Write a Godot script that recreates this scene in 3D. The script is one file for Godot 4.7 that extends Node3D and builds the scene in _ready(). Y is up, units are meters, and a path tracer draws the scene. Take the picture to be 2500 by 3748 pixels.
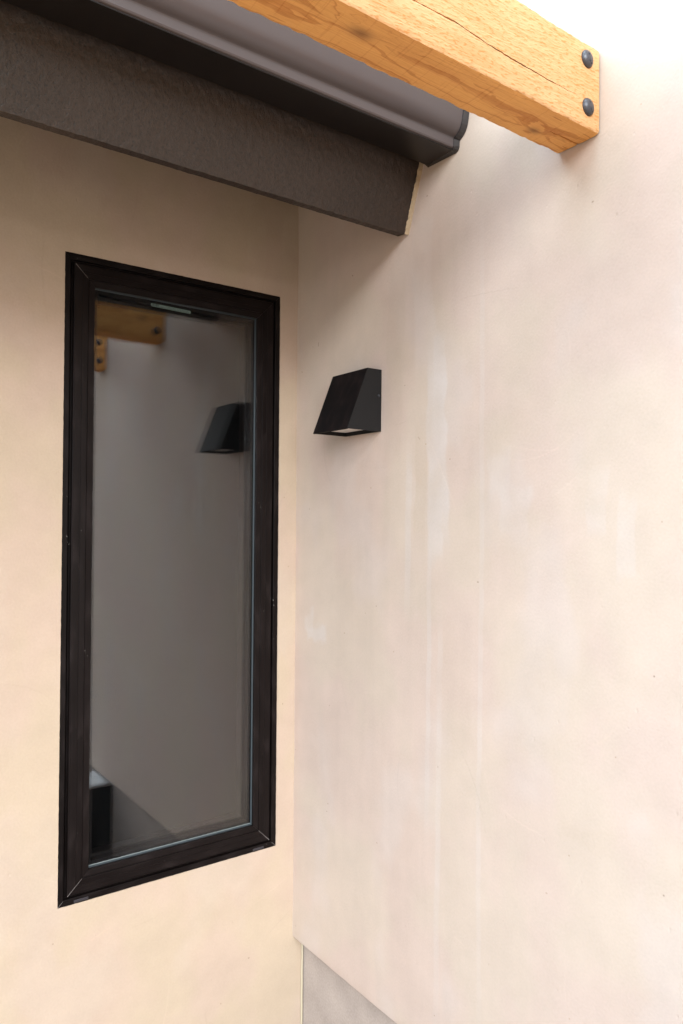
extends Node3D
# A corner of a plastered house under its eave: window, wall lamp, gutter and pergola timbers.
# x runs along the window wall to the right, z out of that wall, y up; the eye is at y = 0.

const GROUND_Y := -1.62
const BASE_Y := -1.104          # lower edge of the plaster on the right-hand wall
const EAVE_Z := 0.442

var rng := RandomNumberGenerator.new()
var taken := {}
var materials := {}

# ------------------------------------------------------------------ naming
func numbered(called: String) -> String:
	if not taken.has(called):
		taken[called] = 0
		return called
	taken[called] += 1
	return "%s_%03d" % [called, taken[called]]

func thing(called: String, label: String, category: String, at := Vector3.ZERO, group := "") -> Node3D:
	var o := Node3D.new()
	o.name = numbered(called)
	add_child(o)
	o.position = at
	tag(o, label, category, group)
	return o

func tag(o: Node, label: String, category := "", group := "", kind := "") -> void:
	if label != "": o.set_meta("label", label)
	if category != "": o.set_meta("category", category)
	if group != "": o.set_meta("group", group)
	if kind != "": o.set_meta("kind", kind)

func build(st: SurfaceTool, called: String, m: Material, parent: Node = null) -> MeshInstance3D:
	var o := MeshInstance3D.new()
	o.mesh = st.commit()
	o.material_override = m
	if parent == null:
		o.name = numbered(called)
		add_child(o)
	else:
		o.name = called
		parent.add_child(o, true)
	return o

# ------------------------------------------------------------------ mesh helpers
func begin() -> SurfaceTool:
	var st := SurfaceTool.new()
	st.begin(Mesh.PRIMITIVE_TRIANGLES)
	return st

func vert(st: SurfaceTool, p: Vector3, n: Vector3, uv: Vector2) -> void:
	st.set_normal(n)
	st.set_uv(uv)
	st.add_vertex(p)

func tri(st: SurfaceTool, a: Vector3, b: Vector3, c: Vector3, out: Vector3, ua := Vector2.ZERO, ub := Vector2.ZERO, uc := Vector2.ZERO) -> void:
	var n := (b - a).cross(c - a)
	if n.length_squared() < 1e-18: return
	n = n.normalized()
	if n.dot(out) > 0.0:
		vert(st, a, n, ua); vert(st, c, n, uc); vert(st, b, n, ub)
	else:
		vert(st, a, -n, ua); vert(st, b, -n, ub); vert(st, c, -n, uc)

func quad(st: SurfaceTool, a: Vector3, b: Vector3, c: Vector3, d: Vector3, out: Vector3, uvs := []) -> void:
	if uvs.is_empty():
		tri(st, a, b, c, out); tri(st, a, c, d, out)
	else:
		tri(st, a, b, c, out, uvs[0], uvs[1], uvs[2]); tri(st, a, c, d, out, uvs[0], uvs[2], uvs[3])

func box(st: SurfaceTool, lo: Vector3, hi: Vector3, bevel := 0.0) -> void:
	# a box with chamfered edges
	var mid := (lo + hi) / 2.0
	var h := (hi - lo) / 2.0
	var b: float = minf(bevel, minf(h.x, minf(h.y, h.z)) * 0.9)
	for axis in 3:
		for s in [-1.0, 1.0]:
			var u := (axis + 1) % 3
			var v := (axis + 2) % 3
			var out := Vector3.ZERO
			out[axis] = s
			var c := []
			for k in [[-1, -1], [1, -1], [1, 1], [-1, 1]]:
				var p := mid
				p[axis] += s * h[axis]
				p[u] += k[0] * (h[u] - b)
				p[v] += k[1] * (h[v] - b)
				c.append(p)
			quad(st, c[0], c[1], c[2], c[3], out)
	if b <= 0.0: return
	for axis in 3:
		var u := (axis + 1) % 3
		var v := (axis + 2) % 3
		for su in [-1.0, 1.0]:
			for sv in [-1.0, 1.0]:
				var out := Vector3.ZERO
				out[u] = su; out[v] = sv
				var c := []
				for k in [[-1, 0], [1, 0], [1, 1], [-1, 1]]:
					var p := mid
					p[axis] += k[0] * (h[axis] - b)
					p[u] += su * (h[u] - (b if k[1] else 0.0))
					p[v] += sv * (h[v] - (0.0 if k[1] else b))
					c.append(p)
				quad(st, c[0], c[1], c[2], c[3], out)
	for sx in [-1.0, 1.0]:
		for sy in [-1.0, 1.0]:
			for sz in [-1.0, 1.0]:
				var s := Vector3(sx, sy, sz)
				var e := mid + s * h
				tri(st, e - Vector3(0, sy, sz) * b, e - Vector3(sx, 0, sz) * b, e - Vector3(sx, sy, 0) * b, s)

# a grid of points p(i, j) with smooth normals turned towards out
func grid(st: SurfaceTool, us: PackedFloat64Array, vs: PackedFloat64Array, at: Callable, uv: Callable, out: Vector3, hole := Rect2()) -> void:
	var nu := us.size()
	var nv := vs.size()
	var pts := PackedVector3Array()
	pts.resize(nu * nv)
	for j in nv:
		for i in nu:
			pts[j * nu + i] = at.call(us[i], vs[j])
	var nor := PackedVector3Array()
	nor.resize(nu * nv)
	for j in nv:
		for i in nu:
			var a := pts[j * nu + mini(i + 1, nu - 1)] - pts[j * nu + maxi(i - 1, 0)]
			var b := pts[mini(j + 1, nv - 1) * nu + i] - pts[maxi(j - 1, 0) * nu + i]
			var n := a.cross(b).normalized()
			nor[j * nu + i] = n if n.dot(out) > 0.0 else -n
	for j in nv - 1:
		for i in nu - 1:
			if hole.has_area() and hole.has_point(Vector2((us[i] + us[i + 1]) / 2.0, (vs[j] + vs[j + 1]) / 2.0)):
				continue
			var k := [j * nu + i, j * nu + i + 1, (j + 1) * nu + i + 1, (j + 1) * nu + i]
			var turn := (pts[k[1]] - pts[k[0]]).cross(pts[k[3]] - pts[k[0]]).dot(out) > 0.0
			var q := [k[0], k[3], k[1], k[1], k[3], k[2]] if turn else [k[0], k[1], k[3], k[1], k[2], k[3]]
			for m in q:
				var ii: int = m % nu
				var jj: int = m / nu
				vert(st, pts[m], nor[m], uv.call(us[ii], vs[jj]))

func steps(a: float, b: float, n: int) -> PackedFloat64Array:
	var r := PackedFloat64Array()
	for i in n + 1:
		r.append(lerpf(a, b, float(i) / n))
	return r

# a profile of (inset from the outer rectangle, z) swept round one side of a mitred frame
func mitred(side: int, lo: Vector2, hi: Vector2, profile: Array, gap := 0.00025) -> SurfaceTool:
	var st := begin()
	var along := [Vector2(1, 0), Vector2(0, 1), Vector2(-1, 0), Vector2(0, -1)]
	var inward := [Vector2(0, 1), Vector2(-1, 0), Vector2(0, -1), Vector2(1, 0)]
	var d: Vector2 = along[side]
	var inn: Vector2 = inward[side]
	var rows := []
	for p in profile:
		var t: float = p.x
		var c := [Vector2(lo.x + t, lo.y + t), Vector2(hi.x - t, lo.y + t), Vector2(hi.x - t, hi.y - t), Vector2(lo.x + t, hi.y - t)]
		var a: Vector2 = c[side] + d * gap
		var b: Vector2 = c[(side + 1) % 4] - d * gap
		rows.append([Vector3(a.x, a.y, p.y), Vector3(b.x, b.y, p.y)])
	var mid := Vector2.ZERO
	for p in profile: mid += p
	mid /= profile.size()
	for i in profile.size() - 1:
		var e: Vector2 = profile[i + 1] - profile[i]
		var n2 := Vector2(e.y, -e.x)
		if n2.dot((profile[i] + profile[i + 1]) / 2.0 - mid) < 0.0: n2 = -n2
		var out := Vector3(inn.x * n2.x, inn.y * n2.x, n2.y)
		var la: float = (rows[i][1] - rows[i][0]).length()
		var w0: float = profile[i].x + profile[i].y
		var w1: float = profile[i + 1].x + profile[i + 1].y
		quad(st, rows[i][0], rows[i][1], rows[i + 1][1], rows[i + 1][0], out, [Vector2(w0, 0), Vector2(w0, la), Vector2(w1, la), Vector2(w1, 0)])
	for e in 2:
		var out := Vector3(d.x, d.y, 0) * (1.0 if e else -1.0)
		for i in range(1, profile.size() - 1):
			tri(st, rows[0][e], rows[i][e], rows[i + 1][e], out)
	return st

func dome(at: Vector3, axis: Vector3, r: float, height: float, rim := 0.0012) -> SurfaceTool:
	# a mushroom bolt head: short upright rim, then a cap
	var st := begin()
	var u := axis.cross(Vector3.UP).normalized()
	var v := axis.cross(u)
	var prof := [Vector2(r, -0.002), Vector2(r, rim)]
	for k in 8:
		var t := (k + 1) / 8.0 * PI / 2.0
		prof.append(Vector2(r * cos(t), rim + (height - rim) * sin(t)))
	var n := 28
	for i in prof.size() - 1:
		for k in n:
			var ps := []
			for e in [[i, k], [i, k + 1], [i + 1, k + 1], [i + 1, k]]:
				var t: float = TAU * e[1] / n
				var q: Vector2 = prof[e[0]]
				ps.append([at + u * cos(t) * q.x + v * sin(t) * q.x + axis * q.y, (u * cos(t) + v * sin(t)) * (q.x / r) + axis * ((q.y - rim) / height * 1.6 if e[0] > 1 else (0.15 if i > 0 else 0.0))])
			var nn: Vector3 = (ps[1][0] - ps[0][0]).cross(ps[3][0] - ps[0][0])
			var order := [0, 3, 1, 1, 3, 2] if nn.dot(ps[0][1]) > 0.0 else [0, 1, 3, 1, 2, 3]
			for m in order:
				vert(st, ps[m][0], ps[m][1].normalized(), Vector2.ZERO)
	return st

# ------------------------------------------------------------------ textures
func noise(seed_: int, freq: float, octaves := 4, kind := FastNoiseLite.TYPE_SIMPLEX_SMOOTH) -> FastNoiseLite:
	var n := FastNoiseLite.new()
	n.seed = seed_
	n.noise_type = kind
	n.frequency = freq
	n.fractal_type = FastNoiseLite.FRACTAL_FBM if octaves > 1 else FastNoiseLite.FRACTAL_NONE
	n.fractal_octaves = octaves
	return n

func to_texture(data: PackedByteArray, w: int, h: int) -> ImageTexture:
	var im := Image.create_from_data(w, h, false, Image.FORMAT_RGB8, data)
	im.generate_mipmaps()
	return ImageTexture.create_from_image(im)

func bumps(seed_: int, w: int, h: int, per_px: float, depth: float, stretch := 1.0) -> ImageTexture:
	# a normal map of trowel-smoothed plaster: soft waves, fine sand, a few pits
	var a := noise(seed_, 30.0, 3)
	var b := noise(seed_ + 1, 220.0, 2)
	var im := Image.create(w, h, false, Image.FORMAT_L8)
	var data := PackedByteArray()
	data.resize(w * h)
	for j in h:
		for i in w:
			var x := i * per_px
			var y := j * per_px * stretch
			data[j * w + i] = int(clampf(128.0 + 16.0 * a.get_noise_2d(x, y) + 26.0 * b.get_noise_2d(x, y), 0, 255))
	im.set_data(w, h, false, Image.FORMAT_L8, data)
	var r := RandomNumberGenerator.new()
	r.seed = seed_
	for k in 220:
		var px := r.randi_range(1, w - 3)
		var py := r.randi_range(1, h - 3)
		im.fill_rect(Rect2i(px, py, 1, r.randi_range(1, 2)), Color(0.1, 0.1, 0.1))
	im.convert(Image.FORMAT_RGB8)
	im.bump_map_to_normal_map(depth)
	im.generate_mipmaps()
	return ImageTexture.create_from_image(im)

# colour of lime plaster over a rectangle of wall, in metres: mottled, streaked where water ran, blotched by the trowel
func plaster(seed_: int, w: int, h: int, origin: Vector2, size: Vector2, streaks: float, patches: Array, palette: Array) -> ImageTexture:
	var big := noise(seed_, 2.2, 4)
	var mid := noise(seed_ + 1, 7.0, 4)
	var fine := noise(seed_ + 2, 160.0, 2)
	var run := noise(seed_ + 3, 9.0, 3)
	var hue := noise(seed_ + 4, 2.8, 3)
	var trowel := noise(seed_ + 5, 5.0, 3)
	var cloud := noise(seed_ + 6, 18.0, 4)
	var data := PackedByteArray()
	data.resize(w * h * 3)
	var cream: Vector3 = palette[0]
	var pink: Vector3 = palette[1]
	var grey: Vector3 = palette[2]
	var at := 0
	for j in h:
		var y := origin.y + size.y * (1.0 - (j + 0.5) / h)
		for i in w:
			var x := origin.x + size.x * (i + 0.5) / w
			var wob := mid.get_noise_2d(x, y)
			var t := smoothstep(-0.32, 0.32, hue.get_noise_2d(x * 1.2, y * 0.8) + 0.25 * wob)
			var g := smoothstep(0.08, 0.5, big.get_noise_2d(x * 1.5 + 9.0, y * 0.7) + 0.2 * wob)
			var c := cream.lerp(pink, t).lerp(grey, g * 0.55)
			# long vertical run marks
			var s := run.get_noise_2d(x * 2.2 + 0.03 * wob, y * 0.12)
			var zone := streaks * clampf(1.25 - absf(x - 0.42) * 1.9, 0.12, 1.0)
			var k := 1.0 + 0.035 * zone * s + 0.04 * wob + 0.025 * cloud.get_noise_2d(x, y) + 0.035 * fine.get_noise_2d(x, y)
			# crossing trowel strokes
			k += 0.030 * trowel.get_noise_2d(x * 0.9 + y * 0.5, y * 1.6 - x * 0.7)
			for p in patches:
				# [centre x, centre y, half width, half height, strength, tint]
				var dx: float = (x - p[0] - (0.014 * wob + 0.010 * sin(y * 5.0 + p[0] * 40.0)) * clampf(p[2] / 0.035, 0.22, 1.0)) / p[2]
				var dy: float = (y - p[1] - 0.05 * wob) / p[3]
				if absf(dx) < 1.6 and absf(dy) < 1.6:
					var m: float = (1.0 - smoothstep(0.80, 1.08, absf(dx))) * (1.0 - smoothstep(0.55, 1.3, absf(dy))) * p[4] * (0.75 + 0.6 * wob)
					c = c.lerp(p[5], clampf(m, 0.0, 1.0))
			c *= k
			var q := Color(clampf(c.x, 0, 1), clampf(c.y, 0, 1), clampf(c.z, 0, 1)).linear_to_srgb()
			data[at] = int(q.r * 255.0 + 0.5); data[at + 1] = int(q.g * 255.0 + 0.5); data[at + 2] = int(q.b * 255.0 + 0.5)
			at += 3
	# small dark pits and scratches left by the trowel
	var im := Image.create_from_data(w, h, false, Image.FORMAT_RGB8, data)
	var r := RandomNumberGenerator.new()
	r.seed = seed_ + 77
	for k in 130:
		# long faint arcs where the blade's corner dragged
		var p := Vector2(r.randf() * w, r.randf() * h)
		var ang := r.randf_range(-0.5, 0.5) + (PI / 2.0 if r.randf() < 0.4 else 0.0) + (PI if r.randf() < 0.5 else 0.0)
		var bend := r.randf_range(-0.012, 0.012)
		var n := r.randi_range(20, 110)
		var gain := r.randf_range(-0.022, 0.026)
		for m in n:
			p += Vector2.from_angle(ang)
			ang += bend
			var fade := sin(PI * m / n) * gain
			for d in 2:
				var px := int(p.x) + d
				var py := int(p.y)
				if px > 0 and py > 0 and px < w and py < h:
					var c := im.get_pixel(px, py)
					var f := 1.0 + fade * (1.0 if d == 0 else 0.5)
					im.set_pixel(px, py, Color(minf(c.r * f, 1), minf(c.g * f, 1), minf(c.b * f, 1)))
	for k in 95:
		var px := r.randi_range(2, w - 8)
		var py := r.randi_range(2, h - 8)
		var c := im.get_pixel(px, py)
		var f := r.randf_range(0.62, 0.9)
		var dark := Color(c.r * f, c.g * f * 0.95, c.b * f * 0.9)
		if r.randf() < 0.12:
			var dir := Vector2.from_angle(r.randf() * TAU)
			for n in r.randi_range(3, 7):
				im.set_pixel(clampi(px + int(dir.x * n), 0, w - 1), clampi(py + int(dir.y * n), 0, h - 1), dark.lerp(c, 0.35))
		else:
			im.set_pixel(px, py, dark)
			if r.randf() < 0.3: im.set_pixel(px + 1, py, dark.lerp(c, 0.4))
	im.generate_mipmaps()
	return ImageTexture.create_from_image(im)

# sawn softwood, u along the beam (1.5 m), v across it (0.15 m)
func wood(seed_: int, w: int, h: int, knots: Array, ring: float, pale: Vector3, dark: Vector3, rough: float) -> Array:
	var sway := noise(seed_, 1.6, 3)
	var fibre := noise(seed_ + 1, 60.0, 3)
	var blot := noise(seed_ + 2, 5.0, 3)
	var saw := noise(seed_ + 3, 140.0, 2)
	var fuzz := noise(seed_ + 4, 170.0, 3)
	var data := PackedByteArray()
	data.resize(w * h * 3)
	var rel := PackedByteArray()
	rel.resize(w * h)
	for j in h:
		var y := (j + 0.5) / h * 0.15
		for i in w:
			var x := (i + 0.5) / w * 1.5
			var warp := 0.030 * sway.get_noise_2d(x, y * 9.0) + 0.011 * sway.get_noise_2d(x * 5.0 + 7.0, y * 30.0)
			var knot := 0.0
			for q in knots:
				var d := Vector2((x - q.x) * 0.55, y - q.y).length()
				warp += 0.024 * exp(-d * d / (q.z * q.z * 5.0)) * signf(y - q.y + 0.0001)
				knot = maxf(knot, exp(-d * d / (q.z * q.z * 0.55)))
			var v := y + warp
			var p := fposmod(v / ring + 0.7 * sway.get_noise_2d(3.0, v * 50.0), 1.0)
			var late := smoothstep(0.45, 0.93, p) * (1.0 - smoothstep(0.93, 1.0, p))
			var f := fibre.get_noise_2d(x * 0.12, y * 7.0)
			var z := fuzz.get_noise_2d(x * 0.34 + y * 0.5, y * 1.25)
			var b := blot.get_noise_2d(x * 0.7, y * 3.0)
			var lines := smoothstep(0.35, 0.6, saw.get_noise_2d(x + y * 0.06, y * 0.03))
			var t := clampf(late * (0.62 - 0.34 * rough) + 0.26 * f + 0.24 * b + 0.62 * rough * smoothstep(0.12, 0.5, z) + 0.24 * lines * (1.0 - rough) + 0.14, 0.0, 1.0)
			var c := pale.lerp(dark, t)
			c = c.lerp(Vector3(0.17, 0.065, 0.022), knot * 0.8 * (1.0 - 0.6 * rough))
			var q := Color(c.x, c.y, c.z).linear_to_srgb()
			var at := (j * w + i) * 3
			data[at] = int(clampf(q.r, 0, 1) * 255); data[at + 1] = int(clampf(q.g, 0, 1) * 255); data[at + 2] = int(clampf(q.b, 0, 1) * 255)
			rel[j * w + i] = int(clampf(128.0 + 34.0 * f + 70.0 * z * rough - 22.0 * late - 30.0 * lines * (1.0 - rough) - 40.0 * knot, 0, 255))
	var im := Image.create_from_data(w, h, false, Image.FORMAT_L8, rel)
	im.convert(Image.FORMAT_RGB8)
	im.bump_map_to_normal_map(2.2 if rough > 0.5 else 1.3)
	im.generate_mipmaps()
	return [to_texture(data, w, h), ImageTexture.create_from_image(im)]

func plain(linear: Vector3, rough: float, metal := 0.0) -> StandardMaterial3D:
	var m := StandardMaterial3D.new()
	m.albedo_color = Color(linear.x, linear.y, linear.z).linear_to_srgb()
	m.roughness = rough
	m.metallic = metal
	return m

# aluminium with a dark baked finish: faint drawn lines, dust and a few specks of paint. u across (metres), v along
func frame_metal(base: Vector3, seed_: int) -> StandardMaterial3D:
	var w := 256
	var h := 1024
	var line := noise(seed_, 0.22, 3)
	var dust := noise(seed_ + 1, 0.012, 4)
	var data := PackedByteArray()
	data.resize(w * h * 3)
	var ro := PackedByteArray()
	ro.resize(w * h * 3)
	for j in h:
		for i in w:
			var l := line.get_noise_2d(i, j * 0.004)
			var d := dust.get_noise_2d(i * 2.0, j * 0.6)
			var c := base * (1.0 + 0.22 * l + 0.25 * d) + Vector3(0.004, 0.003, 0.003) * smoothstep(0.1, 0.6, d)
			var q := Color(c.x, c.y, c.z).linear_to_srgb()
			var at := (j * w + i) * 3
			data[at] = int(clampf(q.r, 0, 1) * 255); data[at + 1] = int(clampf(q.g, 0, 1) * 255); data[at + 2] = int(clampf(q.b, 0, 1) * 255)
			var g := int(clampf(0.42 + 0.10 * d + 0.05 * l, 0, 1) * 255)
			ro[at] = g; ro[at + 1] = g; ro[at + 2] = g
	var im := Image.create_from_data(w, h, false, Image.FORMAT_RGB8, data)
	var r := RandomNumberGenerator.new()
	r.seed = seed_
	for k in 46:
		var px := r.randi_range(1, w - 3)
		var py := r.randi_range(1, h - 4)
		var v := r.randf_range(0.18, 0.6)
		im.fill_rect(Rect2i(px, py, r.randi_range(1, 2), r.randi_range(1, 2)), Color(v, v * 0.96, v * 0.92))
	im.generate_mipmaps()
	var m := StandardMaterial3D.new()
	m.albedo_texture = ImageTexture.create_from_image(im)
	m.roughness_texture = to_texture(ro, w, h)
	m.roughness = 1.0
	m.metallic_specular = 0.24
	m.uv1_scale = Vector3(1.0 / 0.26, 1.0 / 1.04, 1)
	return m

# base colours of the lime plaster: [cream, pink, grey]; the lamp wall is the paler and pinker of the two
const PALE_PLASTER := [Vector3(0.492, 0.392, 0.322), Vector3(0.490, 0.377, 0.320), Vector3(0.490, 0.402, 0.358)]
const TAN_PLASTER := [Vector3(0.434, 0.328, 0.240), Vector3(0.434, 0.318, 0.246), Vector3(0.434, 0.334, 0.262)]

# ------------------------------------------------------------------ the place
func _ready() -> void:
	rng.seed = 4
	look()
	make_materials()
	setting()
	eave()
	gutter()
	var front := timber(0.8483, 0.9335, "sawn orange timber beam across the top right, bolted near the wall")
	front.name = numbered("timber_beam")
	var second := timber(1.487, 1.572, "second orange timber beam further out, seen only mirrored in the window")
	second.name = numbered("timber_beam")
	window()
	wall_lamp()
	low_wall()

func look() -> void:
	var cam := Camera3D.new()
	cam.name = "camera"
	var r := Vector3(0.80839393, 0.00742364, 0.58859506)
	var u := Vector3(-0.01324565, 0.9998967, 0.00558079)
	var f := Vector3(0.58849283, 0.0123078, -0.80840875)
	cam.transform = Transform3D(Basis(r, u, -f).orthonormalized(), Vector3(-1.07677425, 0, 1.68539527))
	cam.fov = 68.83
	cam.near = 0.05
	cam.far = 400.0
	add_child(cam)
	cam.make_current()
	var sky := ProceduralSkyMaterial.new()
	sky.sky_top_color = Color(0.85, 0.945, 1.0)
	sky.sky_horizon_color = Color(0.66, 0.735, 0.825)
	sky.sky_curve = 0.7
	sky.ground_bottom_color = Color(0.55, 0.52, 0.49)
	sky.ground_horizon_color = Color(0.78, 0.77, 0.76)
	sky.sun_angle_max = 1.0
	sky.sky_energy_multiplier = 1.0
	var e := Environment.new()
	e.background_mode = Environment.BG_SKY
	e.sky = Sky.new()
	e.sky.sky_material = sky
	e.tonemap_mode = Environment.TONE_MAPPER_LINEAR
	e.tonemap_exposure = 8.3
	e.sdfgi_enabled = true
	e.ssao_enabled = true
	e.ssil_enabled = true
	var we := WorldEnvironment.new()
	we.name = "environment"
	we.environment = e
	add_child(we)
	var sun := DirectionalLight3D.new()
	sun.name = "veiled_sun"
	sun.light_color = Color(0.95, 0.985, 1.0)
	sun.light_energy = 0.20
	sun.light_angular_distance = 42.0
	sun.shadow_enabled = true
	sun.look_at_from_position(Vector3(-0.44, 0.34, 0.80) * 10.0, Vector3.ZERO)
	add_child(sun)

func make_materials() -> void:
	var M := materials
	var brown := Vector3(0.44, 0.345, 0.27)
	var chalk := Vector3(0.51, 0.44, 0.405)
	var right := StandardMaterial3D.new()
	right.albedo_texture = plaster(11, 1280, 1280, Vector2(0, -1.15), Vector2(2.6, 2.6), 1.0, [
		[0.548, 0.15, 0.030, 0.20, 0.85, chalk], [0.555, 0.30, 0.020, 0.10, 0.7, chalk], [0.535, -0.02, 0.022, 0.07, 0.6, chalk],
		[0.487, 0.08, 0.020, 0.13, 0.55, brown], [0.455, -0.02, 0.010, 0.16, 0.55, chalk], [0.520, -0.30, 0.007, 0.34, 0.5, chalk],
		[0.668, -0.25, 0.006, 0.75, 0.4, chalk], [0.60, -0.35, 0.05, 0.12, 0.25, brown], [0.552, -0.62, 0.008, 0.40, 0.4, chalk],
		[0.09, -0.30, 0.045, 0.022, 0.7, chalk], [0.06, -0.27, 0.020, 0.025, 0.6, chalk],
		[0.50, 0.48, 0.035, 0.16, 0.35, chalk], [0.41, 0.36, 0.03, 0.2, 0.35, brown], [0.76, 0.02, 0.04, 0.05, 0.45, chalk], [0.72, 0.08, 0.03, 0.05, 0.4, chalk],
		[0.98, -0.03, 0.018, 0.06, 0.55, chalk], [0.93, 0.02, 0.02, 0.05, 0.4, chalk], [0.90, -0.52, 0.06, 0.02, 0.3, brown], [0.70, 0.18, 0.1, 0.02, 0.2, brown]], PALE_PLASTER)
	right.normal_enabled = true
	right.normal_texture = bumps(21, 1024, 1024, 2.6 / 1024.0, 1.2)
	right.normal_scale = 0.55
	right.roughness = 0.86
	M.right_plaster = right
	var left := StandardMaterial3D.new()
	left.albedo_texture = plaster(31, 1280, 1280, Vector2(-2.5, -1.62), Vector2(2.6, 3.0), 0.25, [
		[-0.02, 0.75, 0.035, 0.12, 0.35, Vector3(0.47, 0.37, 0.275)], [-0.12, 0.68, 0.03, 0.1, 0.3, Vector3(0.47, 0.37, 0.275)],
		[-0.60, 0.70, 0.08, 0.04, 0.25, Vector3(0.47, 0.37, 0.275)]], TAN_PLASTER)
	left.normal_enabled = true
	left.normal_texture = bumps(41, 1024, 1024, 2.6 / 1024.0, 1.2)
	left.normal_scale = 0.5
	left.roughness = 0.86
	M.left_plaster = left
	var plinth := StandardMaterial3D.new()
	plinth.albedo_texture = to_texture(grey_render(), 512, 512)
	plinth.roughness = 0.9
	plinth.uv1_triplanar = true
	plinth.uv1_scale = Vector3(1.4, 1.4, 1.4)
	M.plinth = plinth
	plinth.metallic_specular = 0.3
	M.bead = plain(Vector3(0.47, 0.395, 0.28), 0.6)
	M.eave = stucco()
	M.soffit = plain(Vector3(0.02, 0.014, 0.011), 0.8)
	var g := plain(Vector3(0.070, 0.054, 0.053), 0.34)
	g.metallic_specular = 0.45
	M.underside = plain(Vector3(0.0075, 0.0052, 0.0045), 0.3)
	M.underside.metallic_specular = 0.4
	M.gutter = g
	M.cap = plain(Vector3(0.022, 0.018, 0.018), 0.26)
	M.sealant = plain(Vector3(0.35, 0.25, 0.16), 0.9)
	var pale := Vector3(0.58, 0.33, 0.155)
	var dark := Vector3(0.45, 0.185, 0.045)
	var a := wood(51, 2048, 256, [Vector3(0.25, 0.06, 0.012), Vector3(0.78, 0.1, 0.016)], 0.021, pale, dark, 1.0)
	var b := wood(61, 2048, 256, [Vector3(0.47, 0.075, 0.013), Vector3(1.40, 0.06, 0.010), Vector3(1.02, 0.085, 0.014), Vector3(0.1, 0.04, 0.008)], 0.031, Vector3(0.78, 0.385, 0.112), Vector3(0.47, 0.165, 0.034), 0.12)
	M.wood_sawn = wood_material(a, 0.8)
	M.wood_planed = wood_material(b, 0.6)
	M.crack = plain(Vector3(0.30, 0.10, 0.02), 0.9)
	M.bolt = plain(Vector3(0.060, 0.058, 0.066), 0.36, 0.35)
	M.frame = frame_metal(Vector3(0.0058, 0.0037, 0.0034), 71)
	M.sash = frame_metal(Vector3(0.0074, 0.0047, 0.0044), 81)
	M.gasket = plain(Vector3(0.030, 0.040, 0.046), 0.5)
	M.silicone = plain(Vector3(0.14, 0.155, 0.155), 0.5)
	M.joint = plain(Vector3(0.20, 0.17, 0.16), 0.5)
	M.spacer = plain(Vector3(0.008, 0.0065, 0.0065), 0.5)
	M.spacer.metallic_specular = 0.25
	M.weep = plain(Vector3(0.026, 0.021, 0.025), 0.5)
	var glass := StandardMaterial3D.new()
	glass.transparency = BaseMaterial3D.TRANSPARENCY_ALPHA
	glass.albedo_color = Color(0.02, 0.03, 0.03, 0.02)
	glass.roughness = 0.0
	glass.metallic_specular = 0.54
	M.glass = glass
	M.screen = insect_cloth()
	M.lamp = lamp_paint()
	M.lamp_side = plain(Vector3(0.011, 0.010, 0.0102), 0.55)
	M.lamp_side.metallic_specular = 0.3
	M.diffuser = plain(Vector3(0.72, 0.68, 0.66), 0.55)
	M.ground = plain(Vector3(0.215, 0.145, 0.092), 0.9)
	M.dark_block = plain(Vector3(0.006, 0.006, 0.006), 0.8)
	M.pale_cap = plain(Vector3(0.75, 0.73, 0.73), 0.7)
	M.roof = plain(Vector3(0.12, 0.11, 0.105), 0.8)
	M.label = sticker()

func wood_material(t: Array, scale_: float) -> StandardMaterial3D:
	var m := StandardMaterial3D.new()
	m.albedo_texture = t[0]
	m.normal_enabled = true
	m.normal_texture = t[1]
	m.normal_scale = scale_
	m.roughness = 0.78
	return m

func grey_render() -> PackedByteArray:
	var a := noise(91, 0.012, 4)
	var b := noise(92, 0.2, 2)
	var data := PackedByteArray()
	data.resize(512 * 512 * 3)
	for j in 512:
		for i in 512:
			var k := 1.0 + 0.15 * a.get_noise_2d(i, j) + 0.12 * b.get_noise_2d(i, j)
			var q := Color(0.37 * k, 0.305 * k, 0.268 * k).linear_to_srgb()
			var at := (j * 512 + i) * 3
			data[at] = int(clampf(q.r, 0, 1) * 255); data[at + 1] = int(clampf(q.g, 0, 1) * 255); data[at + 2] = int(clampf(q.b, 0, 1) * 255)
	return data

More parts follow.
